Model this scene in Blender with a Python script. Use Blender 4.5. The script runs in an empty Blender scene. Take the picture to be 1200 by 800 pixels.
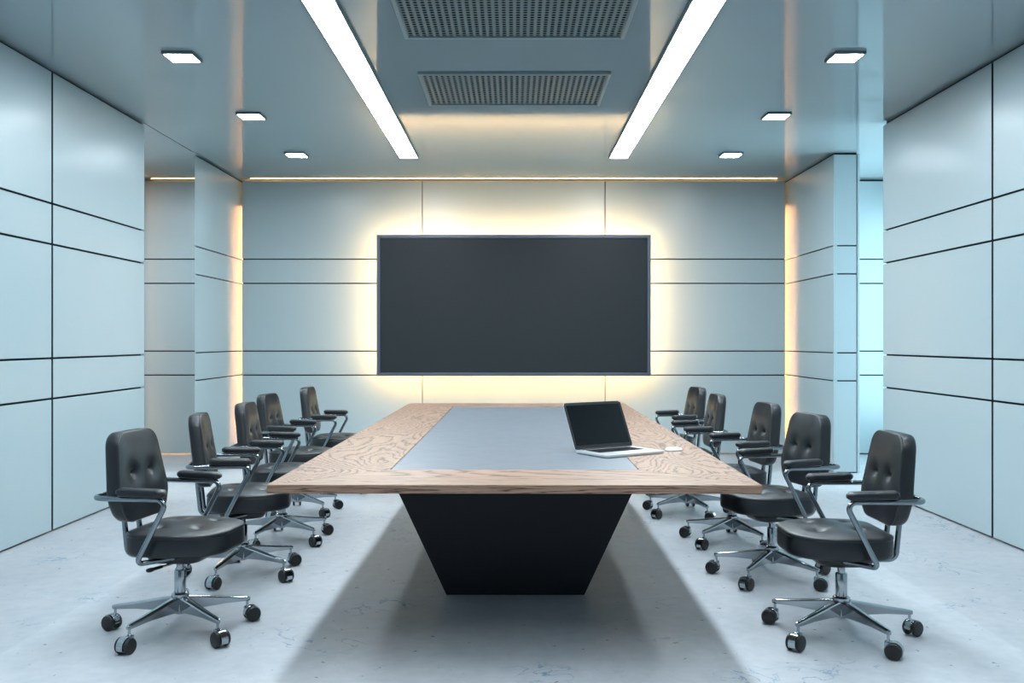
import bpy, bmesh, math, random
from mathutils import Vector, Matrix
random.seed(4)
PI = math.pi
scene = bpy.context.scene
COL = scene.collection
H_CEIL = 3.147

# ------------------------------------------------------------------ helpers
def srgb(r, g, b):
    f = lambda c: c / 12.92 if c <= 0.04045 else ((c + 0.055) / 1.055) ** 2.4
    return (f(r / 255), f(g / 255), f(b / 255), 1)

def new_mat(name):
    m = bpy.data.materials.new(name)
    m.use_nodes = True
    nt = m.node_tree
    return m, nt, nt.nodes['Principled BSDF']

def simple(name, col, rough=0.5, metal=0.0, spec=0.5, coat=0.0):
    m, nt, p = new_mat(name)
    p.inputs['Base Color'].default_value = col
    p.inputs['Roughness'].default_value = rough
    p.inputs['Metallic'].default_value = metal
    p.inputs['Specular IOR Level'].default_value = spec
    p.inputs['Coat Weight'].default_value = coat
    # a very slight procedural variation of the gloss
    n = nt.nodes.new('ShaderNodeTexNoise'); n.inputs['Scale'].default_value = 14
    mr = nt.nodes.new('ShaderNodeMapRange')
    mr.inputs['To Min'].default_value = max(0.0, rough - 0.03)
    mr.inputs['To Max'].default_value = min(1.0, rough + 0.03)
    tc = nt.nodes.new('ShaderNodeTexCoord')
    nt.links.new(tc.outputs['Object'], n.inputs['Vector'])
    nt.links.new(n.outputs['Fac'], mr.inputs['Value'])
    nt.links.new(mr.outputs['Result'], p.inputs['Roughness'])
    return m

def emit(name, col, strength):
    m, nt, p = new_mat(name)
    p.inputs['Base Color'].default_value = (0.8, 0.8, 0.8, 1)
    p.inputs['Emission Color'].default_value = col
    p.inputs['Emission Strength'].default_value = strength
    return m

def obj(name, bm, mats, parent=None, smooth=False, loc=(0, 0, 0), rot=(0, 0, 0)):
    me = bpy.data.meshes.new(name)
    bmesh.ops.recalc_face_normals(bm, faces=bm.faces)
    bm.to_mesh(me); bm.free()
    for m in (mats if isinstance(mats, (list, tuple)) else [mats]):
        me.materials.append(m)
    if smooth:
        for p in me.polygons: p.use_smooth = True
        me.set_sharp_from_angle(angle=math.radians(smooth if smooth is not True else 40))
    o = bpy.data.objects.new(name, me)
    COL.objects.link(o)
    o.location = loc; o.rotation_euler = rot
    if parent: o.parent = parent
    return o

def thing(name, label, cat, loc=(0, 0, 0), rotz=0, group=None):
    o = bpy.data.objects.new(name, None)
    COL.objects.link(o)
    o.empty_display_size = 0.1
    o.location = loc; o.rotation_euler = (0, 0, rotz)
    o['label'] = label; o['category'] = cat
    if group: o['group'] = group
    return o

def tag(o, label, cat, group=None):
    o['label'] = label; o['category'] = cat
    if group: o['group'] = group
    return o

def struct(o, label, cat):
    o['kind'] = 'structure'; o['label'] = label; o['category'] = cat
    return o

def box(bm, x0, x1, y0, y1, z0, z1, mi=0, bev=0, seg=2):
    return prism(bm, [(x0, y0), (x1, y0), (x1, y1), (x0, y1)], z0, z1, mi, bev, seg)

def prism(bm, poly, z0, z1, mi=0, bev=0, seg=2):
    t = bmesh.new()
    lo = [t.verts.new((x, y, z0)) for x, y in poly]
    hi = [t.verts.new((x, y, z1)) for x, y in poly]
    n = len(poly)
    t.faces.new(lo[::-1]); t.faces.new(hi)
    for i in range(n):
        t.faces.new((lo[i], lo[(i + 1) % n], hi[(i + 1) % n], hi[i]))
    if bev:
        bmesh.ops.bevel(t, geom=t.edges[:], offset=bev, segments=seg, profile=0.5, affect='EDGES')
    merge(bm, t, mi)

def merge(bm, t, mi=0, mat=None):
    bmesh.ops.recalc_face_normals(t, faces=t.faces)
    vm = {}
    for v in t.verts:
        vm[v] = bm.verts.new(mat @ v.co if mat else v.co)
    for f in t.faces:
        try:
            g = bm.faces.new([vm[v] for v in f.verts]); g.material_index = mi
        except ValueError:
            pass
    t.free()

def loft(bm, rings, mi=0, cap=True, closed=True):
    """rings: list of equally long lists of points"""
    vs = [[bm.verts.new(p) for p in r] for r in rings]
    n = len(vs[0])
    for a, b in zip(vs, vs[1:]):
        for i in range(n if closed else n - 1):
            f = bm.faces.new((a[i], a[(i + 1) % n], b[(i + 1) % n], b[i])); f.material_index = mi
    if cap:
        f = bm.faces.new(vs[0][::-1]); f.material_index = mi
        f = bm.faces.new(vs[-1]); f.material_index = mi

def lathe(bm, prof, n=32, mi=0, mat=None):
    """prof: (r, z) points revolved about z; first/last capped"""
    t = bmesh.new()
    loft(t, [[(r * math.cos(2 * PI * k / n), r * math.sin(2 * PI * k / n), z) for k in range(n)] for r, z in prof])
    merge(bm, t, mi, mat)

def fillet(pts, rad, seg=8):
    """round the inner corners of an open 3D polyline"""
    pts = [Vector(p) for p in pts]
    rads = rad if isinstance(rad, (list, tuple)) else [rad] * len(pts)
    out = [pts[0]]
    for i in range(1, len(pts) - 1):
        p, a, b = pts[i], pts[i - 1] - pts[i], pts[i + 1] - pts[i]
        la, lb = a.length, b.length
        a.normalize(); b.normalize()
        ang = a.angle(b)
        if ang > PI - 0.02:
            out.append(p); continue
        d = min(rads[i] / math.tan(ang / 2), la * 0.49, lb * 0.49)
        r = d * math.tan(ang / 2)
        c = p + (a + b).normalized() * (r / math.sin(ang / 2))
        s, e = p + a * d - c, p + b * d - c
        tot = s.angle(e); ax = s.cross(e).normalized()
        for k in range(seg + 1):
            out.append(c + Matrix.Rotation(tot * k / seg, 3, ax) @ s)
    out.append(pts[-1])
    return out

def tube(bm, pts, r, n=14, mi=0, squash=1.0):
    pts = [Vector(p) for p in pts]
    tans = []
    for i in range(len(pts)):
        t = (pts[min(i + 1, len(pts) - 1)] - pts[max(i - 1, 0)]).normalized()
        tans.append(t)
    up = Vector((0, 0, 1)) if abs(tans[0].z) < 0.9 else Vector((1, 0, 0))
    nrm = (up - tans[0] * up.dot(tans[0])).normalized()
    rings = []
    for i, p in enumerate(pts):
        if i:
            nrm = (nrm - tans[i] * nrm.dot(tans[i])).normalized()
        bi = tans[i].cross(nrm)
        rings.append([p + nrm * (r * math.cos(2 * PI * k / n)) + bi * (r * squash * math.sin(2 * PI * k / n)) for k in range(n)])
    loft(bm, rings, mi)

def round_poly(poly, rads, n):
    """rounded 2D polygon resampled to n evenly spaced points"""
    P = [Vector((x, y, 0)) for x, y in poly]
    m = len(P); path = []
    for i in range(m):
        p, a, b = P[i], P[i - 1] - P[i], P[(i + 1) % m] - P[i]
        la, lb = a.length, b.length; a.normalize(); b.normalize()
        ang = a.angle(b)
        d = min(rads[i] / math.tan(ang / 2), la * 0.49, lb * 0.49)
        r = d * math.tan(ang / 2)
        c = p + (a + b).normalized() * (r / math.sin(ang / 2))
        s, e = p + a * d - c, p + b * d - c
        tot = s.angle(e); ax = s.cross(e).normalized()
        for k in range(13):
            path.append(c + Matrix.Rotation(tot * k / 12, 3, ax) @ s)
    L = [0]
    for i in range(len(path)):
        L.append(L[-1] + (path[(i + 1) % len(path)] - path[i]).length)
    out = []
    for k in range(n):
        t = L[-1] * k / n
        for i in range(len(path)):
            if L[i + 1] >= t:
                f = (t - L[i]) / max(1e-9, L[i + 1] - L[i])
                q = path[i].lerp(path[(i + 1) % len(path)], f)
                out.append((q.x, q.y)); break
    return out

# ---------------------------------------------------------------- materials
def wall_material(name, col):
    m, nt, p = new_mat(name)
    p.inputs['Specular IOR Level'].default_value = 0.5
    tc = nt.nodes.new('ShaderNodeTexCoord')
    n = nt.nodes.new('ShaderNodeTexNoise'); n.inputs['Scale'].default_value = 1.2; n.inputs['Detail'].default_value = 3
    nt.links.new(tc.outputs['Object'], n.inputs['Vector'])
    r = nt.nodes.new('ShaderNodeMapRange'); r.inputs['To Min'].default_value = 0.26; r.inputs['To Max'].default_value = 0.34
    nt.links.new(n.outputs['Fac'], r.inputs['Value']); nt.links.new(r.outputs['Result'], p.inputs['Roughness'])
    p.inputs['Base Color'].default_value = col
    return m

M_WALL = wall_material('pale_lacquered_panel', (0.315, 0.398, 0.43, 1))
M_JOINT = simple('dark_panel_joint', (0.02, 0.03, 0.035, 1), 0.8, spec=0.2)
M_JOINT_L = simple('grey_panel_joint', (0.22, 0.24, 0.25, 1), 0.7, spec=0.2)
M_CEIL = simple('glossy_grey_ceiling', (0.275, 0.35, 0.38, 1), 0.06, spec=0.5)
M_LAMPTRIM = simple('grey_lamp_housing', (0.09, 0.14, 0.16, 1), 0.4)
M_VENT = simple('blue_grey_vent_metal', (0.125, 0.19, 0.21, 1), 0.35)
M_VENTFRAME = simple('pale_vent_frame', (0.20, 0.28, 0.31, 1), 0.35)
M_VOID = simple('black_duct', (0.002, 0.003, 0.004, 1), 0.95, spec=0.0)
COOL = (0.83, 0.94, 1.0, 1)
M_LED = emit('cool_white_tube_diffuser', COOL, 38)
M_SPOT = emit('cool_white_downlight_diffuser', COOL, 85)
M_WARM = emit('warm_led_tape', (1.0, 0.54, 0.24, 1), 8)
M_WARM_SIDE = emit('warm_alcove_led_tape', (1.0, 0.54, 0.27, 1), 30)
M_WARM_UP = emit('warm_corner_led_tape', (1.0, 0.50, 0.21, 1), 100)
M_BACK = emit('warm_backlight_tape', (1.0, 0.56, 0.24, 1), 66)

def floor_material():
    m, nt, p = new_mat('pale_polished_concrete')
    L = nt.links.new
    N = nt.nodes.new
    tc = N('ShaderNodeTexCoord')
    n1 = N('ShaderNodeTexNoise'); n1.inputs['Scale'].default_value = 1.1; n1.inputs['Detail'].default_value = 9; n1.inputs['Roughness'].default_value = 0.65
    L(tc.outputs['Object'], n1.inputs['Vector'])
    r1 = N('ShaderNodeValToRGB')
    r1.color_ramp.elements[0].position = 0.32; r1.color_ramp.elements[0].color = (0.315, 0.338, 0.368, 1)
    r1.color_ramp.elements[1].position = 0.68; r1.color_ramp.elements[1].color = (0.405, 0.425, 0.453, 1)
    L(n1.outputs['Fac'], r1.inputs['Fac'])
    # cloudy fine grain
    n2 = N('ShaderNodeTexNoise'); n2.inputs['Scale'].default_value = 16; n2.inputs['Detail'].default_value = 6
    L(tc.outputs['Object'], n2.inputs['Vector'])
    mg = N('ShaderNodeMix'); mg.data_type = 'RGBA'; mg.blend_type = 'SOFT_LIGHT'; mg.inputs['Factor'].default_value = 0.35
    L(r1.outputs['Color'], mg.inputs[6]); L(n2.outputs['Color'], mg.inputs[7])
    desat = N('ShaderNodeRGBToBW'); L(n2.outputs['Color'], desat.inputs['Color']); L(desat.outputs['Val'], mg.inputs[7])
    # bluish hairline scratches in scattered patches
    w = N('ShaderNodeTexNoise'); w.inputs['Scale'].default_value = 5.5; w.inputs['Detail'].default_value = 7; w.inputs['Distortion'].default_value = 1.2
    L(tc.outputs['Object'], w.inputs['Vector'])
    ab = N('ShaderNodeMath'); ab.operation = 'SUBTRACT'; ab.inputs[1].default_value = 0.5; L(w.outputs['Fac'], ab.inputs[0])
    ab2 = N('ShaderNodeMath'); ab2.operation = 'ABSOLUTE'; L(ab.outputs[0], ab2.inputs[0])
    vr = N('ShaderNodeMapRange'); vr.inputs['From Min'].default_value = 0.004; vr.inputs['From Max'].default_value = 0.020; vr.inputs['To Min'].default_value = 1; vr.inputs['To Max'].default_value = 0
    L(ab2.outputs[0], vr.inputs['Value'])
    pm = N('ShaderNodeTexNoise'); pm.inputs['Scale'].default_value = 1.9; pm.inputs['Detail'].default_value = 2
    mp = N('ShaderNodeMapping'); mp.inputs['Location'].default_value = (3.1, 7.7, 0); L(tc.outputs['Object'], mp.inputs['Vector']); L(mp.outputs['Vector'], pm.inputs['Vector'])
    pr = N('ShaderNodeMapRange'); pr.inputs['From Min'].default_value = 0.57; pr.inputs['From Max'].default_value = 0.68; pr.inputs['To Max'].default_value = 1.0
    L(pm.outputs['Fac'], pr.inputs['Value'])
    mul = N('ShaderNodeMath'); mul.operation = 'MULTIPLY'; L(vr.outputs['Result'], mul.inputs[0]); L(pr.outputs['Result'], mul.inputs[1])
    m1 = N('ShaderNodeMix'); m1.data_type = 'RGBA'; L(mul.outputs[0], m1.inputs['Factor'])
    L(mg.outputs[2], m1.inputs[6]); m1.inputs[7].default_value = (0.09, 0.18, 0.28, 1)
    # dark specks and pits
    v = N('ShaderNodeTexVoronoi'); v.inputs['Scale'].default_value = 17; v.inputs['Randomness'].default_value = 1
    dn = N('ShaderNodeTexNoise'); dn.inputs['Scale'].default_value = 60
    L(tc.outputs['Object'], dn.inputs['Vector'])
    ms = N('ShaderNodeMix'); ms.data_type = 'RGBA'; ms.blend_type = 'LINEAR_LIGHT'; ms.inputs['Factor'].default_value = 0.02
    L(tc.outputs['Object'], ms.inputs[6]); L(dn.outputs['Color'], ms.inputs[7]); L(ms.outputs[2], v.inputs['Vector'])
    sz = N('ShaderNodeSeparateColor'); L(v.outputs['Color'], sz.inputs['Color'])
    szr = N('ShaderNodeMapRange'); szr.inputs['From Min'].default_value = 0.45; szr.inputs['From Max'].default_value = 1.0; szr.inputs['To Min'].default_value = 0.0; szr.inputs['To Max'].default_value = 0.15
    L(sz.outputs[0], szr.inputs['Value'])
    lt = N('ShaderNodeMath'); lt.operation = 'LESS_THAN'; L(v.outputs['Distance'], lt.inputs[0]); L(szr.outputs['Result'], lt.inputs[1])
    lf = N('ShaderNodeMath'); lf.operation = 'MULTIPLY'; lf.inputs[1].default_value = 0.85; L(lt.outputs[0], lf.inputs[0])
    m2 = N('ShaderNodeMix'); m2.data_type = 'RGBA'; L(lf.outputs[0], m2.inputs['Factor']); L(m1.outputs[2], m2.inputs[6])
    m2.inputs[7].default_value = (0.035, 0.04, 0.047, 1)
    # straight tone steps running the length of the room, the floor slightly greyer outside them
    sx = N('ShaderNodeSeparateXYZ'); L(tc.outputs['Object'], sx.inputs['Vector'])
    ax = N('ShaderNodeMath'); ax.operation = 'ABSOLUTE'; L(sx.outputs['X'], ax.inputs[0])
    ou = N('ShaderNodeMapRange'); ou.inputs['From Min'].default_value = 2.125; ou.inputs['From Max'].default_value = 2.135; ou.inputs['To Min'].default_value = 1.0; ou.inputs['To Max'].default_value = 0.925
    L(ax.outputs[0], ou.inputs['Value'])
    sc_ = N('ShaderNodeVectorMath'); sc_.operation = 'SCALE'; L(m2.outputs[2], sc_.inputs[0]); L(ou.outputs['Result'], sc_.inputs['Scale'])
    L(sc_.outputs[0], p.inputs['Base Color'])
    rr = N('ShaderNodeMapRange'); rr.inputs['To Min'].default_value = 0.28; rr.inputs['To Max'].default_value = 0.5
    L(n1.outputs['Fac'], rr.inputs['Value']); L(rr.outputs['Result'], p.inputs['Roughness'])
    p.inputs['Specular IOR Level'].default_value = 0.35
    bp = N('ShaderNodeBump'); bp.inputs['Strength'].default_value = 0.03; bp.inputs['Distance'].default_value = 0.01
    L(n2.outputs['Fac'], bp.inputs['Height']); L(bp.outputs['Normal'], p.inputs['Normal'])
    return m
M_FLOOR = floor_material()

def wood_material(name, along_x):
    m, nt, p = new_mat(name)
    L = nt.links.new; N = nt.nodes.new
    tc = N('ShaderNodeTexCoord')
    mp = N('ShaderNodeMapping')
    mp.inputs['Scale'].default_value = (0.42, 2.6, 13.0) if along_x else (2.3, 0.85, 2.3)
    mp.inputs['Location'].default_value = (1.7, 0.4, 0.3)
    L(tc.outputs['Object'], mp.inputs['Vector'])
    n = N('ShaderNodeTexNoise'); n.inputs['Scale'].default_value = 1.0; n.inputs['Detail'].default_value = 2.0; n.inputs['Roughness'].default_value = 0.35; n.inputs['Distortion'].default_value = 0.25
    L(mp.outputs['Vector'], n.inputs['Vector'])
    j = N('ShaderNodeTexNoise'); j.inputs['Scale'].default_value = 22; j.inputs['Detail'].default_value = 3
    L(mp.outputs['Vector'], j.inputs['Vector'])
    ja = N('ShaderNodeMath'); ja.operation = 'MULTIPLY_ADD'; ja.inputs[1].default_value = 0.034; L(j.outputs['Fac'], ja.inputs[0]); L(n.outputs['Fac'], ja.inputs[2])
    k = N('ShaderNodeMath'); k.operation = 'MULTIPLY'; k.inputs[1].default_value = 34; L(ja.outputs[0], k.inputs[0])
    fr = N('ShaderNodeMath'); fr.operation = 'FRACT'; L(k.outputs[0], fr.inputs[0])
    cr = N('ShaderNodeValToRGB')
    e = cr.color_ramp.elements
    e[0].position = 0.0; e[0].color = (0.075, 0.042, 0.029, 1)
    e[1].position = 0.09; e[1].color = (0.17, 0.10, 0.07, 1)
    for pos, c in ((0.22, (0.45, 0.275, 0.19, 1)), (0.55, (0.51, 0.325, 0.235, 1)), (0.90, (0.46, 0.295, 0.21, 1)), (1.0, (0.14, 0.085, 0.06, 1))):
        x = e.new(pos); x.color = c
    L(fr.outputs[0], cr.inputs['Fac'])
    # short pore streaks along the grain
    mp2 = N('ShaderNodeMapping'); mp2.inputs['Scale'].default_value = (6, 130, 130) if along_x else (130, 6, 130)
    L(tc.outputs['Object'], mp2.inputs['Vector'])
    f = N('ShaderNodeTexNoise'); f.inputs['Scale'].default_value = 1; f.inputs['Detail'].default_value = 3; L(mp2.outputs['Vector'], f.inputs['Vector'])
    fm = N('ShaderNodeMapRange'); fm.inputs['From Min'].default_value = 0.3; fm.inputs['From Max'].default_value = 0.7; fm.inputs['To Min'].default_value = 0.43; fm.inputs['To Max'].default_value = 0.63
    L(f.outputs['Fac'], fm.inputs['Value'])
    mm = N('ShaderNodeVectorMath'); mm.operation = 'SCALE'; L(cr.outputs['Color'], mm.inputs[0]); L(fm.outputs['Result'], mm.inputs['Scale'])
    L(mm.outputs[0], p.inputs['Base Color'])
    p.inputs['Roughness'].default_value = 0.45
    p.inputs['Specular IOR Level'].default_value = 0.3
    bp = N('ShaderNodeBump'); bp.inputs['Strength'].default_value = 0.12; bp.inputs['Distance'].default_value = 0.002
    L(f.outputs['Fac'], bp.inputs['Height']); L(bp.outputs['Normal'], p.inputs['Normal'])
    return m
M_WOOD_X = wood_material('oak_grain_across', True)
M_WOOD_Y = wood_material('oak_grain_along', False)

def leather_material():
    m, nt, p = new_mat('black_leather')
    L = nt.links.new; N = nt.nodes.new
    tc = N('ShaderNodeTexCoord')
    v = N('ShaderNodeTexVoronoi'); v.inputs['Scale'].default_value = 260
    L(tc.outputs['Object'], v.inputs['Vector'])
    n = N('ShaderNodeTexNoise'); n.inputs['Scale'].default_value = 9; n.inputs['Detail'].default_value = 4
    L(tc.outputs['Object'], n.inputs['Vector'])
    bp = N('ShaderNodeBump'); bp.inputs['Strength'].default_value = 0.10; bp.inputs['Distance'].default_value = 0.002
    L(v.outputs['Distance'], bp.inputs['Height']); L(bp.outputs['Normal'], p.inputs['Normal'])
    r = N('ShaderNodeMapRange'); r.inputs['To Min'].default_value = 0.30; r.inputs['To Max'].default_value = 0.44
    L(n.outputs['Fac'], r.inputs['Value']); L(r.outputs['Result'], p.inputs['Roughness'])
    p.inputs['Base Color'].default_value = (0.0075, 0.0100, 0.0125, 1)
    p.inputs['Specular IOR Level'].default_value = 0.5
    return m
M_LEATHER = leather_material()
M_CHROME = simple('brushed_grey_steel', (0.42, 0.46, 0.49, 1), 0.14, metal=1.0)
M_TUBE = simple('grey_steel_tube', (0.25, 0.29, 0.32, 1), 0.2, metal=1.0)
M_PLASTIC = simple('black_plastic', (0.006, 0.007, 0.008, 1), 0.4)
M_BASE = simple('black_lacquer_base', (0.006, 0.009, 0.014, 1), 0.45, spec=0.35)
M_INSET = simple('slate_blue_table_inset', (0.120, 0.139, 0.164, 1), 0.36, spec=0.5)
M_SCREEN = simple('dark_screen', (0.019, 0.0225, 0.025, 1), 0.42, spec=0.16)
M_BEZEL = simple('dark_blue_grey_bezel', (0.055, 0.07, 0.098, 1), 0.35)
M_ALU = simple('silver_aluminium', (0.60, 0.62, 0.64, 1), 0.3, metal=0.6)
M_LAPSCREEN = simple('glossy_black_glass', (0.004, 0.006, 0.007, 1), 0.08, spec=0.25)
M_KEYS = simple('black_keys', (0.006, 0.006, 0.007, 1), 0.7, spec=0.1)
M_MOUSE = simple('white_gloss_plastic', (0.75, 0.78, 0.80, 1), 0.2)

# -------------------------------------------------------------------- shell
XW, YB = 3.14, 10.75
bm = bmesh.new(); box(bm, -4.6, 4.6, -2.0, 11.8, -0.10, 0.0)
struct(obj('floor', bm, M_FLOOR), 'pale speckled polished concrete floor', 'floor')
bm = bmesh.new(); box(bm, -4.6, 4.6, -2.0, 11.8, H_CEIL, H_CEIL + 0.12)
struct(obj('ceiling', bm, M_CEIL), 'glossy blue grey ceiling', 'ceiling')

ROWS = [0.012, 0.905, 1.18, 1.955, 2.232, H_CEIL - 0.022]
G = 0.0065   # half a joint
def dark_edges(bm, axis, s):
    # joint sides take the dark joint colour; only the faces looking into the room are lacquered
    bmesh.ops.recalc_face_normals(bm, faces=bm.faces)
    for f in bm.faces:
        if f.material_index == 0 and f.normal[axis] * s < 0.5:
            f.material_index = 1
def rows():
    for i in range(5):
        yield ROWS[i] + (G if i else 0), ROWS[i + 1] - (G if i < 4 else 0)

def side_wall(name, s, joints, label):
    """long panelled wall at x = s*XW ending at y = 7.98"""
    bm = bmesh.new()
    ys = joints
    for a, b in zip(ys, ys[1:]):
        y0 = a + 0.013; y1 = b - (0.013 if b != ys[-1] else 0)
        for z0, z1 in rows():
            x0, x1 = sorted((s * XW, s * (XW + 0.03)))
            box(bm, x0, x1, y0, y1, z0, z1, 0, 0.0025, 1)
    dark_edges(bm, 0, -s)
    x0, x1 = sorted((s * (XW + 0.028), s * (XW + 0.20)))
    box(bm, x0, x1, ys[0], 7.972, 0.0, H_CEIL, 1)
    x0, x1 = sorted((s * (XW + 0.03), s * (XW + 0.21)))
    box(bm, x0, x1, 7.972, 7.98, 0.0, H_CEIL, 0)
    return struct(obj(name, bm, [M_WALL, M_JOINT]), label, 'wall')
side_wall('wall_left', -1, [-2.0, 0.0, 1.6, 3.2, 4.8, 6.39, 7.98], 'pale blue grey panelled wall on the left')
side_wall('wall_right', 1, [-2.0, -0.2, 1.55, 3.0, 4.55, 6.16, 7.98], 'pale blue grey panelled wall on the right')

# back wall: three wide bays, and the strips seen in the side alcoves
bm = bmesh.new()
GV = 0.006
def back_bay(x0, x1):
    for z0, z1 in rows():
        box(bm, x0, x1, YB, YB + 0.03, z0, z1, 0, 0.0025, 1)
xs = [-3.11, -1.046, 1.046, 3.11]
for a, b in zip(xs, xs[1:]):
    back_bay(a + (GV if a > -3 else 0), b - (GV if b < 3 else 0))
back_bay(-4.25, -3.27); back_bay(3.40, 4.6)
dark_edges(bm, 1, -1)
for x0, x1 in ((-3.106, 3.106), (-4.245, -3.27), (3.40, 4.6)):
    box(bm, x0, x1, YB + 0.028, YB + 0.04, ROWS[0] + 0.004, ROWS[5] - 0.004, 1)
for x in (-1.046, 1.046):
    box(bm, x - GV, x + GV, YB + 0.012, YB + 0.029, ROWS[0], ROWS[5], 2)
box(bm, -4.4, 4.6, YB + 0.65, YB + 0.75, 0, H_CEIL, 1)
struct(obj('wall_back', bm, [M_WALL, M_JOINT, M_JOINT_L]), 'pale panelled back wall behind the big screen', 'wall')

# short wing wall on the left, its free end mitred back
bm = bmesh.new()
for z0, z1 in rows():
    prism(bm, [(-XW, 9.24), (-XW, YB + 0.65), (-XW - 0.03, YB + 0.65), (-XW - 0.03, 9.35)], z0, z1, 0, 0.002, 1)
prism(bm, [(-XW - 0.028, 9.36), (-XW - 0.028, YB + 0.65), (-3.262, YB + 0.65), (-3.262, 9.80)], 0, H_CEIL, 1)
struct(obj('wall_left_wing', bm, [M_WALL, M_JOINT]), 'short panelled wing wall on the left with warm lit edge', 'wall')

# square pier on the right
bm = bmesh.new()
for z0, z1 in rows():
    box(bm, XW, XW + 0.03, 9.225, YB + 0.65, z0, z1, 0, 0.002, 1)
    box(bm, XW + 0.03, 3.365, 9.215, 9.245, z0, z1, 0, 0.002, 1)
box(bm, XW + 0.002, XW + 0.034, 9.21, 9.24, 0, H_CEIL - 0.022, 0, 0.002, 1)
box(bm, 3.372, 3.395, 9.21, YB, 0, H_CEIL - 0.012, 0, 0.002, 1)
box(bm, XW + 0.028, 3.375, 9.243, YB + 0.65, 0, H_CEIL, 1)
struct(obj('wall_right_pier', bm, [M_WALL, M_JOINT]), 'square panelled pier on the right lit by daylight', 'wall')

# thin joint in the ceiling on the line of the left wall
bm = bmesh.new(); box(bm, -3.152, -3.138, 7.98, 9.24, H_CEIL - 0.004, H_CEIL)
struct(obj('trim_1', bm, M_JOINT_L), 'thin grey ceiling joint across the left alcove opening', 'trim')

# closed alcove behind the left wall
bm = bmesh.new()
box(bm, -4.42, -4.28, 6.0, YB + 0.65, 0, H_CEIL)
box(bm, -4.42, -3.34, 5.86, 6.0, 0, H_CEIL)
struct(obj('wall_alcove', bm, M_WALL), 'plain side wall closing the left alcove', 'wall')

# warm LED profiles on the back wall
def led(b, label, m=None):
    t = thing('light_strip', label, 'light strip', ((b[0] + b[1]) / 2, (b[2] + b[3]) / 2, (b[4] + b[5]) / 2), 0, 'warm light strips round the back wall')
    d = [b[1] - b[0], b[3] - b[2], b[5] - b[4]]
    bm = bmesh.new(); box(bm, -d[0] / 2, d[0] / 2, -d[1] / 2, d[1] / 2, -d[2] / 2, d[2] / 2)
    obj('tape', bm, m or M_WARM, t)
    bm = bmesh.new(); box(bm, -d[0] / 2, d[0] / 2, d[1] / 2, d[1] / 2 + 0.006, -d[2] / 2, d[2] / 2)
    obj('profile', bm, M_LAMPTRIM, t)
yl = YB + 0.15
led((-3.05, 3.05, yl - 0.03, yl - 0.012, ROWS[5] - 0.022, ROWS[5] - 0.006), 'warm light strip along the top of the back wall above the screen')
led((-4.2, -3.30, yl - 0.03, yl - 0.012, ROWS[5] - 0.022, ROWS[5] - 0.006), 'warm light strip above the panel in the left alcove')
led((-4.2, -3.30, yl - 0.03, yl - 0.012, ROWS[0] + 0.012, ROWS[0] + 0.026), 'warm light strip at floor level in the left alcove')
led((-3.085, -3.067, YB + 0.49, YB + 0.51, 0.06, 2.90), 'upright warm light strip in the left corner of the back wall', M_WARM_UP)
led((3.067, 3.085, YB + 0.49, YB + 0.51, 0.06, 2.90), 'upright warm light strip in the right corner of the back wall', M_WARM_UP)
led((-4.279, -4.262, YB - 0.21, YB - 0.20, 0.04, 3.11), 'upright warm light strip deep in the left alcove', M_WARM_SIDE)

# ------------------------------------------------------------ ceiling lamps
def linear_light(x, label):
    t = thing('linear_light', label, 'ceiling light', (x, 5.12, H_CEIL), 0, 'long ceiling lights')
    bm = bmesh.new()
    w, l, h = 0.098, 4.29, 0.022
    for a in (-1, 1):
        x0, x1 = sorted((a * w, a * (w - 0.012)))
        box(bm, x0, x1, -l, l, -h, 0)
        y0, y1 = sorted((a * l, a * (l - 0.012)))
        box(bm, -w + 0.012, w - 0.012, y0, y1, -h, 0)
    obj('housing', bm, M_LAMPTRIM, t)
    bm = bmesh.new(); box(bm, -w + 0.0122, w - 0.0122, -l + 0.0122, l - 0.0122, -h + 0.001, -0.002)
    obj('diffuser', bm, M_LED, t)
linear_light(-1.05, 'long white linear ceiling light left of the vents')
linear_light(1.05, 'long white linear ceiling light right of the vents')

def make_downlight():
    t = thing('downlight', '', 'ceiling light', (0, 0, H_CEIL), 0, 'small square downlights')
    bm = bmesh.new(); w, h = 0.10, 0.02
    for a in (-1, 1):
        x0, x1 = sorted((a * w, a * (w - 0.012)))
        box(bm, x0, x1, -w, w, -h, 0)
        box(bm, -w + 0.012, w - 0.012, x0, x1, -h, 0)
    obj('housing', bm, M_LAMPTRIM, t)
    bm = bmesh.new(); q = w - 0.0122; box(bm, -q, q, -q, q, -h + 0.001, -0.002)
    obj('diffuser', bm, M_SPOT, t)
    return t
def dup(root):
    r = root.copy(); COL.objects.link(r)
    for ch in list(root.children):
        c = ch.copy(); COL.objects.link(c); c.parent = r
        for g in list(ch.children):
            d = g.copy(); COL.objects.link(d); d.parent = c
    return r
dl = make_downlight(); first = True
for s, sn in ((-1, 'left'), (1, 'right')):
    for y, what in ((6.08, 'nearest of the visible square downlights on the %s of the ceiling'),
                    (7.68, 'middle square downlight of the three in view on the %s'),
                    (9.28, 'square downlight closest to the back wall on the %s'),
                    (4.48, 'square downlight overhead on the %s above the second chair'),
                    (2.88, 'square downlight overhead on the %s in front of the chairs')):
        t = dl if first else dup(dl); first = False
        t.location = (s * 2.147, y, H_CEIL); t['label'] = what % sn

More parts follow.
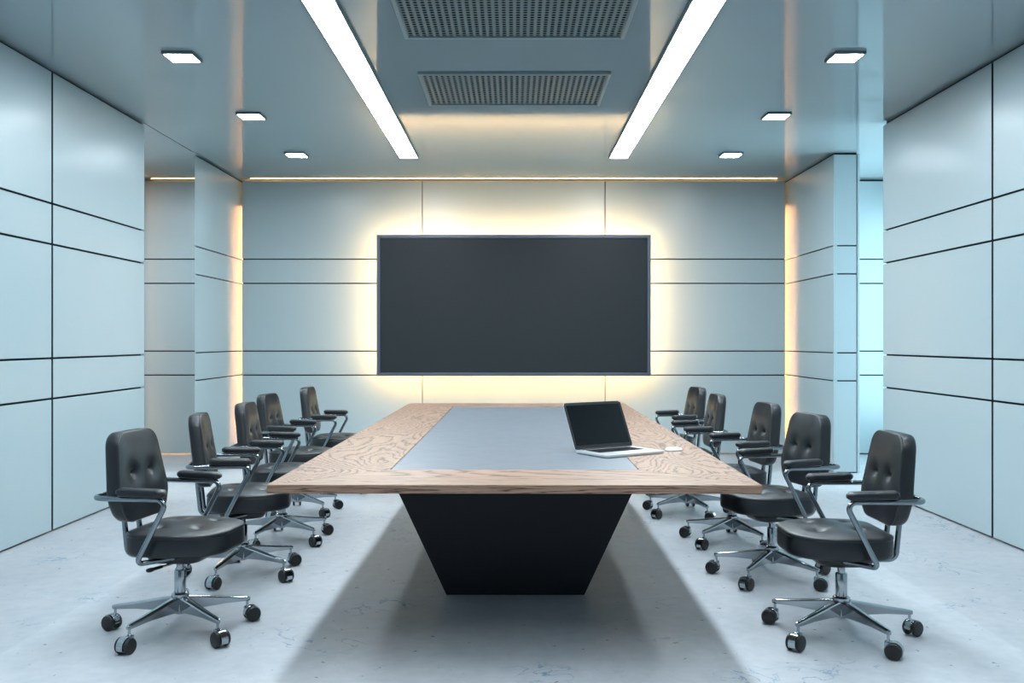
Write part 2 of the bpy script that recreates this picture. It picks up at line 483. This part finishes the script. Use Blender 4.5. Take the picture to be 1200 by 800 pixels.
# -------------------------------------------------------------------- vents
def perforated(bm, x0, x1, y0, y1, nx, ny, r, z, depth):
    dx, dy = (x1 - x0) / nx, (y1 - y0) / ny
    cache = {}
    def V(x, y, zz=z):
        k = (round(x, 5), round(y, 5), round(zz, 5))
        if k not in cache: cache[k] = bm.verts.new((x, y, zz))
        return cache[k]
    n = 12
    for i in range(nx):
        for j in range(ny):
            a, b = x0 + i * dx, y0 + j * dy
            cx, cy = a + dx / 2, b + dy / 2
            ring = [(cx + r * math.cos(2 * PI * (k + 0.5) / n), cy + r * math.sin(2 * PI * (k + 0.5) / n)) for k in range(n)]
            hole = [V(*p) for p in ring]; deep = [V(p[0], p[1], z + depth) for p in ring]
            c = {45: V(a + dx, b + dy), 135: V(a, b + dy), 225: V(a, b), 315: V(a + dx, b)}
            # quadrant faces: east, north, west, south
            E = [hole[11], hole[0]]
            for q in range(4):
                ks = [(q * 3 + o) % n for o in (-2, -1, 0, 1)]
                hs = [hole[k] for k in ks]
                c0 = c[(315, 45, 135, 225)[q]]; c1 = c[(45, 135, 225, 315)[q]]
                bm.faces.new([c0, c1] + hs[::-1])
            for k in range(n):
                bm.faces.new((hole[k], hole[(k + 1) % n], deep[(k + 1) % n], deep[k]))

def vent(y0, y1, label):
    yc, hw, hl = (y0 + y1) / 2, 0.665, (y1 - y0) / 2
    t = thing('ceiling_vent', label, 'vent', (0.005, yc, H_CEIL), 0, 'perforated ceiling vents')
    bm = bmesh.new(); f, h = 0.024, 0.022
    for a in (-1, 1):
        x0, x1 = sorted((a * hw, a * (hw - f))); box(bm, x0, x1, -hl, hl, -h, 0, 0, 0.003, 1)
        q0, q1 = sorted((a * hl, a * (hl - f))); box(bm, -hw + f, hw - f, q0, q1, -h, 0, 0, 0.003, 1)
    obj('frame', bm, M_VENTFRAME, t)
    bm = bmesh.new()
    perforated(bm, -hw + f - 0.001, hw - f + 0.001, -hl + f - 0.001, hl - f + 0.001, 32, 21, 0.0135, -0.013, 0.003)
    obj('grille', bm, M_VENT, t)
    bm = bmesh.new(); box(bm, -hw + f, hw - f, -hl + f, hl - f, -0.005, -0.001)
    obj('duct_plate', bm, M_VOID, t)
vent(6.44, 7.31, 'perforated ceiling vent nearer the back wall')
vent(4.82, 5.69, 'larger looking perforated ceiling vent cut by the top edge of the view')

# ------------------------------------------------------------------- screen
SX = 3.045 / 2
t = thing('wall_screen', 'huge black wall screen glowing warm round its edges', 'screen', (0.0, 10.42, 1.691))
hz = 0.784
bm = bmesh.new(); f = 0.037
for a in (-1, 1):
    x0, x1 = sorted((a * SX, a * (SX - f))); box(bm, x0, x1, 0, 0.06, -hz, hz, 0, 0.006, 2)
    z0, z1 = sorted((a * hz, a * (hz - f))); box(bm, -SX + f - 0.004, SX - f + 0.004, 0, 0.06, z0, z1, 0, 0.006, 2)
obj('bezel', bm, M_BEZEL, t)
bm = bmesh.new(); box(bm, -SX + f - 0.002, SX - f + 0.002, 0.014, 0.05, -hz + f - 0.002, hz - f + 0.002)
obj('screen_panel', bm, M_SCREEN, t)
bm = bmesh.new(); box(bm, -SX + 0.30, SX - 0.30, 0.06, 0.33, -hz + 0.30, hz - 0.30, 0, 0.01, 2)
obj('wall_mount', bm, M_PLASTIC, t)
e = 0.025
for a in (-1, 1):
    x0, x1 = sorted((a * (SX - e), a * (SX - e - 0.03)))
    bm = bmesh.new(); box(bm, x0, x1, 0.061, 0.073, -hz + e, hz - e); obj('backlight', bm, M_BACK, t)
    z0, z1 = sorted((a * (hz - e), a * (hz - e - 0.03)))
    bm = bmesh.new(); box(bm, -SX + e + 0.035, SX - e - 0.035, 0.061, 0.073, z0, z1); obj('backlight', bm, M_BACK, t)

# -------------------------------------------------------------------- table
TX, TY0, TY1 = 0.945, 3.58, 8.25
yc = (TY0 + TY1) / 2; hl = (TY1 - TY0) / 2
t = thing('conference_table', 'long oak conference table with slate inset on a black tapered base', 'table', (0.014, yc, 0), -0.0052)
IX, IL = 0.53, hl - 0.425
zt, zb = 0.75, 0.716
c = 0.0006
for s in (-1, 1):
    bm = bmesh.new()
    prism(bm, [(-TX, s * hl), (TX, s * hl), (IX, s * (IL + c)), (-IX, s * (IL + c))][::s], zb, zt, 0, 0.002, 1)
    obj('end_board', bm, M_WOOD_X, t)
    bm = bmesh.new()
    prism(bm, [(s * TX, -hl), (s * TX, hl), (s * (IX + c), IL), (s * (IX + c), -IL)], zb, zt, 0, 0.002, 1)
    obj('side_board', bm, M_WOOD_Y, t)
bm = bmesh.new(); box(bm, -IX + 0.002, IX - 0.002, -IL + 0.002, IL - 0.002, zb, zt - 0.001, 0, 0.001, 1)
obj('inset_panel', bm, M_INSET, t)
bm = bmesh.new()
b0, b1 = 0.353, 0.69
y0, y1 = 4.80 - yc, yc - 4.80
tb = bmesh.new()
vs = [tb.verts.new(p) for p in ((-b0, y0, 0), (b0, y0, 0), (b0, y1, 0), (-b0, y1, 0), (-b1, y0, zb), (b1, y0, zb), (b1, y1, zb), (-b1, y1, zb))]
for q in ((3, 2, 1, 0), (4, 5, 6, 7), (0, 1, 5, 4), (1, 2, 6, 5), (2, 3, 7, 6), (3, 0, 4, 7)):
    tb.faces.new([vs[i] for i in q])
bmesh.ops.bevel(tb, geom=tb.edges[:], offset=0.003, segments=2, profile=0.5, affect='EDGES')
merge(bm, tb)
obj('pedestal', bm, M_BASE, t)

# ------------------------------------------------------------------- laptop
yaw = math.atan2(0.20, 0.307)
t = thing('laptop', 'open silver laptop with dark screen on the table edge', 'laptop', (0.52, 4.585, 0.75), yaw)
LW, LD = 0.366, 0.249
bm = bmesh.new()
out = round_poly([(-LW / 2, -LD / 2), (LW / 2, -LD / 2), (LW / 2, LD / 2), (-LW / 2, LD / 2)], [0.012] * 4, 64)
q = lambda k, z: [(x * k, y * k, z) for x, y in out]
loft(bm, [q(0.97, 0.0), q(0.995, 0.003), q(1.0, 0.006), q(1.0, 0.0125), q(0.997, 0.0135)])
obj('body', bm, M_ALU, t, smooth=30)
bm = bmesh.new(); box(bm, -0.14, 0.14, -0.018, 0.095, 0.0134, 0.0142)
kb = obj('keyboard', bm, M_KEYS, t)
bm = bmesh.new()
for r in range(6):
    n = 14
    for i in range(n):
        if r == 5 and 4 <= i <= 8:
            if i == 4: box(bm, -0.138 + 4 * 0.0197 + 0.0015, -0.138 + 9 * 0.0197 - 0.0015, -0.016, 0.0, 0.0142, 0.0152)
            continue
        x0 = -0.138 + i * 0.0197; y1_ = 0.093 - r * 0.0186
        box(bm, x0 + 0.0015, x0 + 0.0182, y1_ - 0.0165, y1_, 0.0142, 0.0152)
kk = obj('keys', bm, M_KEYS, kb); kk['kind'] = 'stuff'
bm = bmesh.new(); box(bm, -0.055, 0.055, -0.112, -0.030, 0.0134, 0.0138)
obj('trackpad', bm, M_ALU, t)
tilt = math.radians(25)
lid = bmesh.new(); o2 = round_poly([(-LW / 2, 0), (LW / 2, 0), (LW / 2, 0.247), (-LW / 2, 0.247)], [0.004, 0.004, 0.012, 0.012], 64)
loft(lid, [[(x, 0.0, z) for x, z in o2], [(x, 0.0035, z) for x, z in o2]])
lo = obj('lid', lid, M_ALU, t, loc=(0, LD / 2 - 0.004, 0.0145), rot=(-tilt, 0, 0))
bm = bmesh.new(); o3 = round_poly([(-LW / 2 + 0.0006, 0.001), (LW / 2 - 0.0006, 0.001), (LW / 2 - 0.0006, 0.2464), (-LW / 2 + 0.0006, 0.2464)], [0.003, 0.003, 0.0115, 0.0115], 64)
loft(bm, [[(x, -0.0012, z) for x, z in o3], [(x, 0.0, z) for x, z in o3]])
obj('bezel', bm, M_PLASTIC, lo)
bm = bmesh.new(); box(bm, -LW / 2 + 0.014, LW / 2 - 0.014, -0.0018, -0.001, 0.022, 0.232)
obj('display', bm, M_LAPSCREEN, lo)
bm = bmesh.new()
lathe(bm, [(0.005, -0.14), (0.006, -0.139), (0.006, 0.139), (0.005, 0.14)], 16, 0, Matrix.Translation((0, LD / 2 - 0.003, 0.013)) @ Matrix.Rotation(PI / 2, 4, 'Y'))
obj('hinge', bm, M_PLASTIC, t, smooth=40)

# -------------------------------------------------------------------- mouse
bm = bmesh.new()
rings = []
for k in range(9):
    a = k / 8
    s_ = math.cos(a * PI / 2 * 0.97) ** 0.55
    rings.append([(0.047 * s_ * math.copysign(abs(math.cos(u)) ** 0.8, math.cos(u)), 0.030 * s_ * math.copysign(abs(math.sin(u)) ** 0.85, math.sin(u)),
                   0.003 + 0.015 * math.sin(a * PI / 2) ** 0.8 - 0.006 * (math.cos(u) * s_ > 0) * (math.cos(u) * s_) ** 2 * a) for u in [2 * PI * i / 40 for i in range(40)]])
rings.insert(0, [(x * 0.93, y * 0.93, 0.0) for x, y, z in rings[0]])
loft(bm, rings)
tag(obj('computer_mouse', bm, M_MOUSE, smooth=60, loc=(0.80, 4.69, 0.75), rot=(0, 0, 0.45)), 'small white computer mouse on the oak right of the laptop', 'mouse')

# ------------------------------------------------------------------- chairs
# local axes: +x is where the sitter faces, z = 0 is the floor, the gas column stands on the origin
def make_chair():
    t = thing('office_chair', '', 'chair', (0, 0, 0), 0, 'black tufted swivel chairs round the table')
    # --- seat
    N_ = 80
    out = round_poly([(-0.175, -0.205), (0.06, -0.243), (0.262, -0.165), (0.262, 0.165), (0.06, 0.243), (-0.175, 0.205)], [0.10, 0.30, 0.19, 0.19, 0.30, 0.10], N_)
    cx, cy = 0.045, 0.0
    tufts = [(-0.045, -0.09), (-0.045, 0.09), (0.125, -0.09), (0.125, 0.09)]
    def top(x, y, k):
        z = 0.472 + 0.024 * (1 - k ** 3.2)
        for ax, ay in tufts:
            d2 = (x - ax) ** 2 + (y - ay) ** 2
            z -= 0.016 * math.exp(-d2 / (2 * 0.011 ** 2)) + 0.011 * math.exp(-d2 / (2 * 0.034 ** 2))
        return z
    S = lambda k, z: [(cx + (x - cx) * k, cy + (y - cy) * k, z) for x, y in out]
    bm = bmesh.new()
    rings = [S(0.02, 0.376), S(0.90, 0.376), S(0.965, 0.379), S(0.992, 0.386), S(1.0, 0.397), S(1.002, 0.42), S(1.0, 0.450), S(0.990, 0.4575), S(1.003, 0.4615), S(1.003, 0.4665), S(0.993, 0.471), S(0.986, 0.4705)]
    ks = [0.97, 0.95, 0.925, 0.89] + [0.86 - 0.03 * i for i in range(28)]
    for k in ks:
        rings.append([(cx + (x - cx) * k, cy + (y - cy) * k, top(cx + (x - cx) * k, cy + (y - cy) * k, k)) for x, y in out])
    loft(bm, rings)
    obj('seat', bm, M_LEATHER, t, smooth=50)
    # --- backrest (y, z outline, thickness along x)
    out = round_poly([(-0.158, 0.898), (0.158, 0.898), (0.212, 0.615), (0.165, 0.508), (-0.165, 0.508), (-0.212, 0.615)], [0.075, 0.075, 0.10, 0.11, 0.11, 0.10], N_)
    cz = 0.70
    def off(z): return -0.085 * 0 - 0.13 * (z - 0.70)          # recline
    def curve(y): return 0.20 * y * y                             # slightly hollow across
    tf = [(-0.075, 0.715), (0.075, 0.715)]
    def front(y, z, k):
        x = 0.018 * (1 - k ** 3.2)
        for ay, az in tf:
            d2 = (y - ay) ** 2 + (z - az) ** 2
            x -= 0.019 * math.exp(-d2 / (2 * 0.010 ** 2)) + 0.014 * math.exp(-d2 / (2 * 0.032 ** 2))
        return x
    XF, XB = -0.185, -0.252
    def R(k, x, fr=False):
        r = []
        for y, z in out:
            yy, zz = y * k, cz + (z - cz) * k
            xx = x + off(zz) + curve(yy) + (front(yy, zz, k) if fr else 0)
            r.append((xx, yy, zz))
        return r
    bm = bmesh.new()
    rings = [R(0.02, XB - 0.004), R(0.90, XB), R(0.965, XB + 0.004), R(0.992, XB + 0.013), R(1.0, XB + 0.026), R(1.0, XF - 0.012), R(0.992, XF - 0.007), R(1.002, XF - 0.004), R(1.002, XF + 0.000), R(0.992, XF + 0.0025), R(0.984, XF + 0.0005)]
    for k in ks:
        rings.append(R(k, XF, True))
    loft(bm, rings)
    obj('backrest', bm, M_LEATHER, t, smooth=50)
    # --- arm frame: one bent tube round the back and down under the seat
    ZA = 0.635
    half = [(-0.257, 0.0, ZA), (-0.257, 0.268, ZA), (0.080, 0.268, ZA), (-0.065, 0.262, 0.360), (0.03, 0.14, 0.360), (0.05, 0.06, 0.360)]
    path = [(x, -y, z) for x, y, z in half[::-1]] + half[1:]
    rad = [0, 0.02, 0.028, 0.03, 0.06, 0.06][::-1]
    rads = [0, 0.03, 0.022, 0.03, 0.045, 0.0, 0.045, 0.03, 0.022, 0.03, 0]
    bm = bmesh.new(); tube(bm, fillet(path, rads, 8), 0.0115, 14)
    obj('arm_frame', bm, M_TUBE, t, smooth=60)
    # --- arm pads
    for s in (-1, 1):
        bm = bmesh.new()
        secs = []
        L0, L1 = -0.145, 0.070
        n = 14
        for i in range(n + 1):
            u = i / n
            x = L0 + (L1 - L0) * u
            e_ = min(u, 1 - u) * (L1 - L0)
            k = 1.0 if e_ > 0.02 else 0.45 + 0.55 * math.sqrt(max(0, 1 - (1 - e_ / 0.02) ** 2))
            hw, hh = 0.029 * k, 0.0185 * k
            zc = ZA + 0.0115 + 0.0185 - 0.006 * u
            secs.append([(x, s * 0.268 + hw * math.copysign(abs(math.cos(a)) ** 0.6, math.cos(a)), zc + hh * math.copysign(abs(math.sin(a)) ** 0.6, math.sin(a))) for a in [2 * PI * j / 20 for j in range(20)]])
        loft(bm, secs)
        obj('armrest', bm, M_LEATHER, t, smooth=55)
    # --- two bars that carry the backrest
    for s in (-1, 1):
        bm = bmesh.new()
        tube(bm, fillet([(0.02, s * 0.06, 0.352), (-0.215, s * 0.06, 0.352), (-0.236, s * 0.06, 0.56)], 0.035, 8), 0.0125, 12, 0, 0.75)
        obj('back_support', bm, M_TUBE, t, smooth=60)
    # --- mechanism under the seat
    bm = bmesh.new()
    po = round_poly([(-0.12, -0.12), (0.13, -0.12), (0.13, 0.12), (-0.12, 0.12)], [0.07] * 4, 48)
    loft(bm, [[(x * k, y * k, z) for x, y in po] for k, z in ((0.70, 0.322), (0.90, 0.328), (0.98, 0.342), (1.0, 0.358), (1.0, 0.375))])
    obj('seat_plate', bm, M_PLASTIC, t, smooth=50)
    # --- lever
    bm = bmesh.new()
    tube(bm, fillet([(0.03, -0.03, 0.330), (0.005, -0.10, 0.325), (-0.02, -0.16, 0.322)], 0.03, 5), 0.005, 10)
    lv = obj('height_lever', bm, M_CHROME, t, smooth=60)
    bm = bmesh.new()
    secs = []
    p0, p1 = Vector((-0.012, -0.138, 0.323)), Vector((-0.046, -0.208, 0.320))
    dv = (p1 - p0).normalized(); sd = dv.cross(Vector((0, 0, 1))).normalized()
    for u, w, hgt in ((0, 0.006, 0.006), (0.1, 0.0075, 0.007), (0.55, 0.008, 0.007), (0.68, 0.014, 0.009), (0.85, 0.016, 0.009), (0.96, 0.011, 0.007), (1, 0.004, 0.003)):
        p = p0.lerp(p1, u)
        secs.append([p + sd * (w * math.cos(2 * PI * k / 14)) + Vector((0, 0, hgt * math.sin(2 * PI * k / 14))) for k in range(14)])
    loft(bm, secs)
    obj('lever_grip', bm, M_PLASTIC, lv, smooth=60)
    # --- gas column
    bm = bmesh.new()
    lathe(bm, [(0.016, 0.26), (0.0165, 0.262), (0.0165, 0.33), (0.016, 0.331)], 28)
    lathe(bm, [(0.0245, 0.165), (0.0255, 0.168), (0.0255, 0.274), (0.024, 0.278), (0.017, 0.279)], 32)
    obj('gas_column', bm, M_CHROME, t, smooth=35)
    # --- hub and five star legs
    bm = bmesh.new()
    lathe(bm, [(0.018, 0.082), (0.025, 0.086), (0.028, 0.105), (0.030, 0.154), (0.0375, 0.158), (0.0385, 0.162), (0.0375, 0.172), (0.031, 0.178), (0.026, 0.179)], 40)
    obj('base_hub', bm, M_CHROME, t, smooth=35)
    lb = bmesh.new()
    secs = []
    for r, w, zt_, zb_ in ((0.022, 0.021, 0.163, 0.092), (0.10, 0.0185, 0.150, 0.097), (0.20, 0.0155, 0.132, 0.100), (0.285, 0.0125, 0.119, 0.096), (0.303, 0.011, 0.1155, 0.0955), (0.313, 0.006, 0.112, 0.097)):
        secs.append([(r, -w * 0.55, zb_), (r, w * 0.55, zb_), (r, w, zt_ - 0.007), (r, w * 0.82, zt_ - 0.002), (r, w * 0.4, zt_), (r, -w * 0.4, zt_), (r, -w * 0.82, zt_ - 0.002), (r, -w, zt_ - 0.007)])
    loft(lb, secs)
    leg = obj('base_leg', lb, M_CHROME, t, smooth=30)
    # --- caster: chrome hood, two black wheels
    cb = bmesh.new()
    rw = 0.034
    th = [math.radians(a) for a in range(-25, 186, 12)]
    ro, ri = rw + 0.0035, rw - 0.006
    tcb = bmesh.new()
    prof = [(0.022 + ro * math.cos(a), rw + ro * math.sin(a)) for a in th] + [(0.022 + ri * math.cos(a), rw + ri * math.sin(a)) for a in th[::-1]]
    f0 = [tcb.verts.new((x, -0.016, z)) for x, z in prof]; f1 = [tcb.verts.new((x, 0.016, z)) for x, z in prof]
    m_ = len(th)
    for i in range(m_ - 1):
        for A, flip in ((f0, 0), (f1, 1)):
            tcb.faces.new((A[i], A[i + 1], A[2 * m_ - 2 - i], A[2 * m_ - 1 - i]))
    for i in range(2 * m_):
        tcb.faces.new((f0[i], f0[(i + 1) % (2 * m_)], f1[(i + 1) % (2 * m_)], f1[i]))
    merge(cb, tcb)
    box(cb, -0.014, 0.012, -0.013, 0.013, 0.030, 0.071, 0, 0.003, 2)
    lathe(cb, [(0.009, 0.068), (0.009, 0.074), (0.006, 0.075), (0.006, 0.098)], 16)
    lathe(cb, [(0.006, -0.03), (0.006, 0.03)], 12, 0, Matrix.Translation((0.022, 0, rw)) @ Matrix.Rotation(PI / 2, 4, 'X'))
    cas = obj('caster', cb, M_CHROME, t, smooth=35)
    for s in (-1, 1):
        wb = bmesh.new()
        lathe(wb, [(0.010, 0.0), (rw - 0.003, 0.0), (rw, 0.003), (rw, 0.011), (rw - 0.003, 0.0145), (rw - 0.008, 0.0155), (0.010, 0.0165), (0.003, 0.0165)], 32, 0,
              Matrix.Translation((0.022, s * 0.0165, rw)) @ Matrix.Rotation(-s * PI / 2, 4, 'X'))
        obj('wheel', wb, M_PLASTIC, cas, smooth=35)
    return t, leg, cas

proto, leg0, cas0 = make_chair()
static = [c for c in proto.children if c not in (leg0, cas0)]
SWIVEL = [200, 75, 150, 20, 260]
def place(first, x, y, face, base, label, sw):
    """face: heading of the sitter, base: heading of one star leg, both in degrees in the room"""
    if first:
        r = proto
    else:
        r = proto.copy(); COL.objects.link(r)
        for ch in static:
            c = ch.copy(); COL.objects.link(c); c.parent = r
            for g in ch.children:
                d = g.copy(); COL.objects.link(d); d.parent = c
    r.location = (x, y, 0); r.rotation_euler = (0, 0, math.radians(face)); r['label'] = label
    for k in range(5):
        a = math.radians(base - face + 72 * k)
        if first and k == 0:
            l, c = leg0, cas0
        else:
            l = leg0.copy(); COL.objects.link(l); l.parent = r
            c = cas0.copy(); COL.objects.link(c); c.parent = r
            for g in cas0.children:
                d = g.copy(); COL.objects.link(d); d.parent = c
        l.rotation_euler = (0, 0, a)
        c.location = (0.300 * math.cos(a), 0.300 * math.sin(a), 0)
        c.rotation_euler = (0, 0, math.radians(sw[k] - face))
SWL = [-42, 32, 100, 157, 250]
SWR = [-30, 30, 95, 150, 225]
LEFT = [(-1.491, 4.196, -7, -40.3, 'black tufted swivel chair nearest the viewer on the left of the table', SWL),
        (-1.507, 5.220, 10, -28.7, 'second black swivel chair from the front on the left of the table', SWL),
        (-1.512, 6.117, 2, -35.8, 'middle black swivel chair of the five on the left of the table', SWL),
        (-1.633, 7.093, -4, -40.0, 'fourth black swivel chair from the front on the left of the table', SWL),
        (-1.555, 8.140, 0, -30.0, 'black swivel chair closest to the back wall on the left of the table', SWL)]
RIGHT = [(1.442, 4.132, 180, -72.0, 'black tufted swivel chair nearest the viewer on the right of the table', SWR),
         (1.414, 5.141, 192, -56.5, 'second black swivel chair from the front on the right of the table', SWR),
         (1.413, 6.056, 185.6, -66.9, 'middle black swivel chair of the five on the right of the table', SWR),
         (1.298, 7.050, 180, -71.0, 'fourth black swivel chair from the front on the right of the table', SWR),
         (1.360, 8.100, 186, -60.0, 'black swivel chair closest to the back wall on the right of the table', SWR)]
first = True
for a in LEFT + RIGHT:
    place(first, *a); first = False

# ------------------------------------------------------------ light and air
def area(name, loc, rot, sx, sy, power, col):
    l = bpy.data.lights.new(name, 'AREA'); l.shape = 'RECTANGLE'; l.size = sx; l.size_y = sy
    l.energy = power; l.color = col
    o = bpy.data.objects.new(name, l); COL.objects.link(o); o.location = loc; o.rotation_euler = rot
    return o
area('alcove_fill', (-3.85, 8.6, 3.12), (0, 0, 0), 0.4, 1.2, 72, (0.82, 0.94, 1.0))  # added fill without a fixture, only brightens the left alcove
area('daylight_alcove', (4.55, 8.9, 1.6), (0, PI / 2, 0), 2.6, 3.2, 125, (0.62, 0.90, 1.0))

w = bpy.data.worlds.new('daylight'); scene.world = w; w.use_nodes = True
bg = w.node_tree.nodes['Background']
bg.inputs['Color'].default_value = (0.66, 0.86, 1.0, 1)
bg.inputs['Strength'].default_value = 0.11

# ------------------------------------------------------------------- camera
cam = bpy.data.cameras.new('camera'); co = bpy.data.objects.new('camera', cam); COL.objects.link(co)
co.location = (0, 0, 1.3); co.rotation_euler = (PI / 2, 0, 0)
cam.sensor_width = 36; cam.lens = 1100 / 1200 * 36
cam.shift_x = -2 / 1200; cam.shift_y = -1 / 1200
cam.clip_start = 0.05
scene.camera = co
vs_ = scene.view_settings
scene.display_settings.display_device = 'sRGB'
vs_.view_transform = 'Standard'; vs_.look = 'None'; vs_.gamma = 1; vs_.exposure = 0.50; vs_.use_curve_mapping = False
scene.cycles.max_bounces = 10; scene.cycles.diffuse_bounces = 5; scene.cycles.glossy_bounces = 5
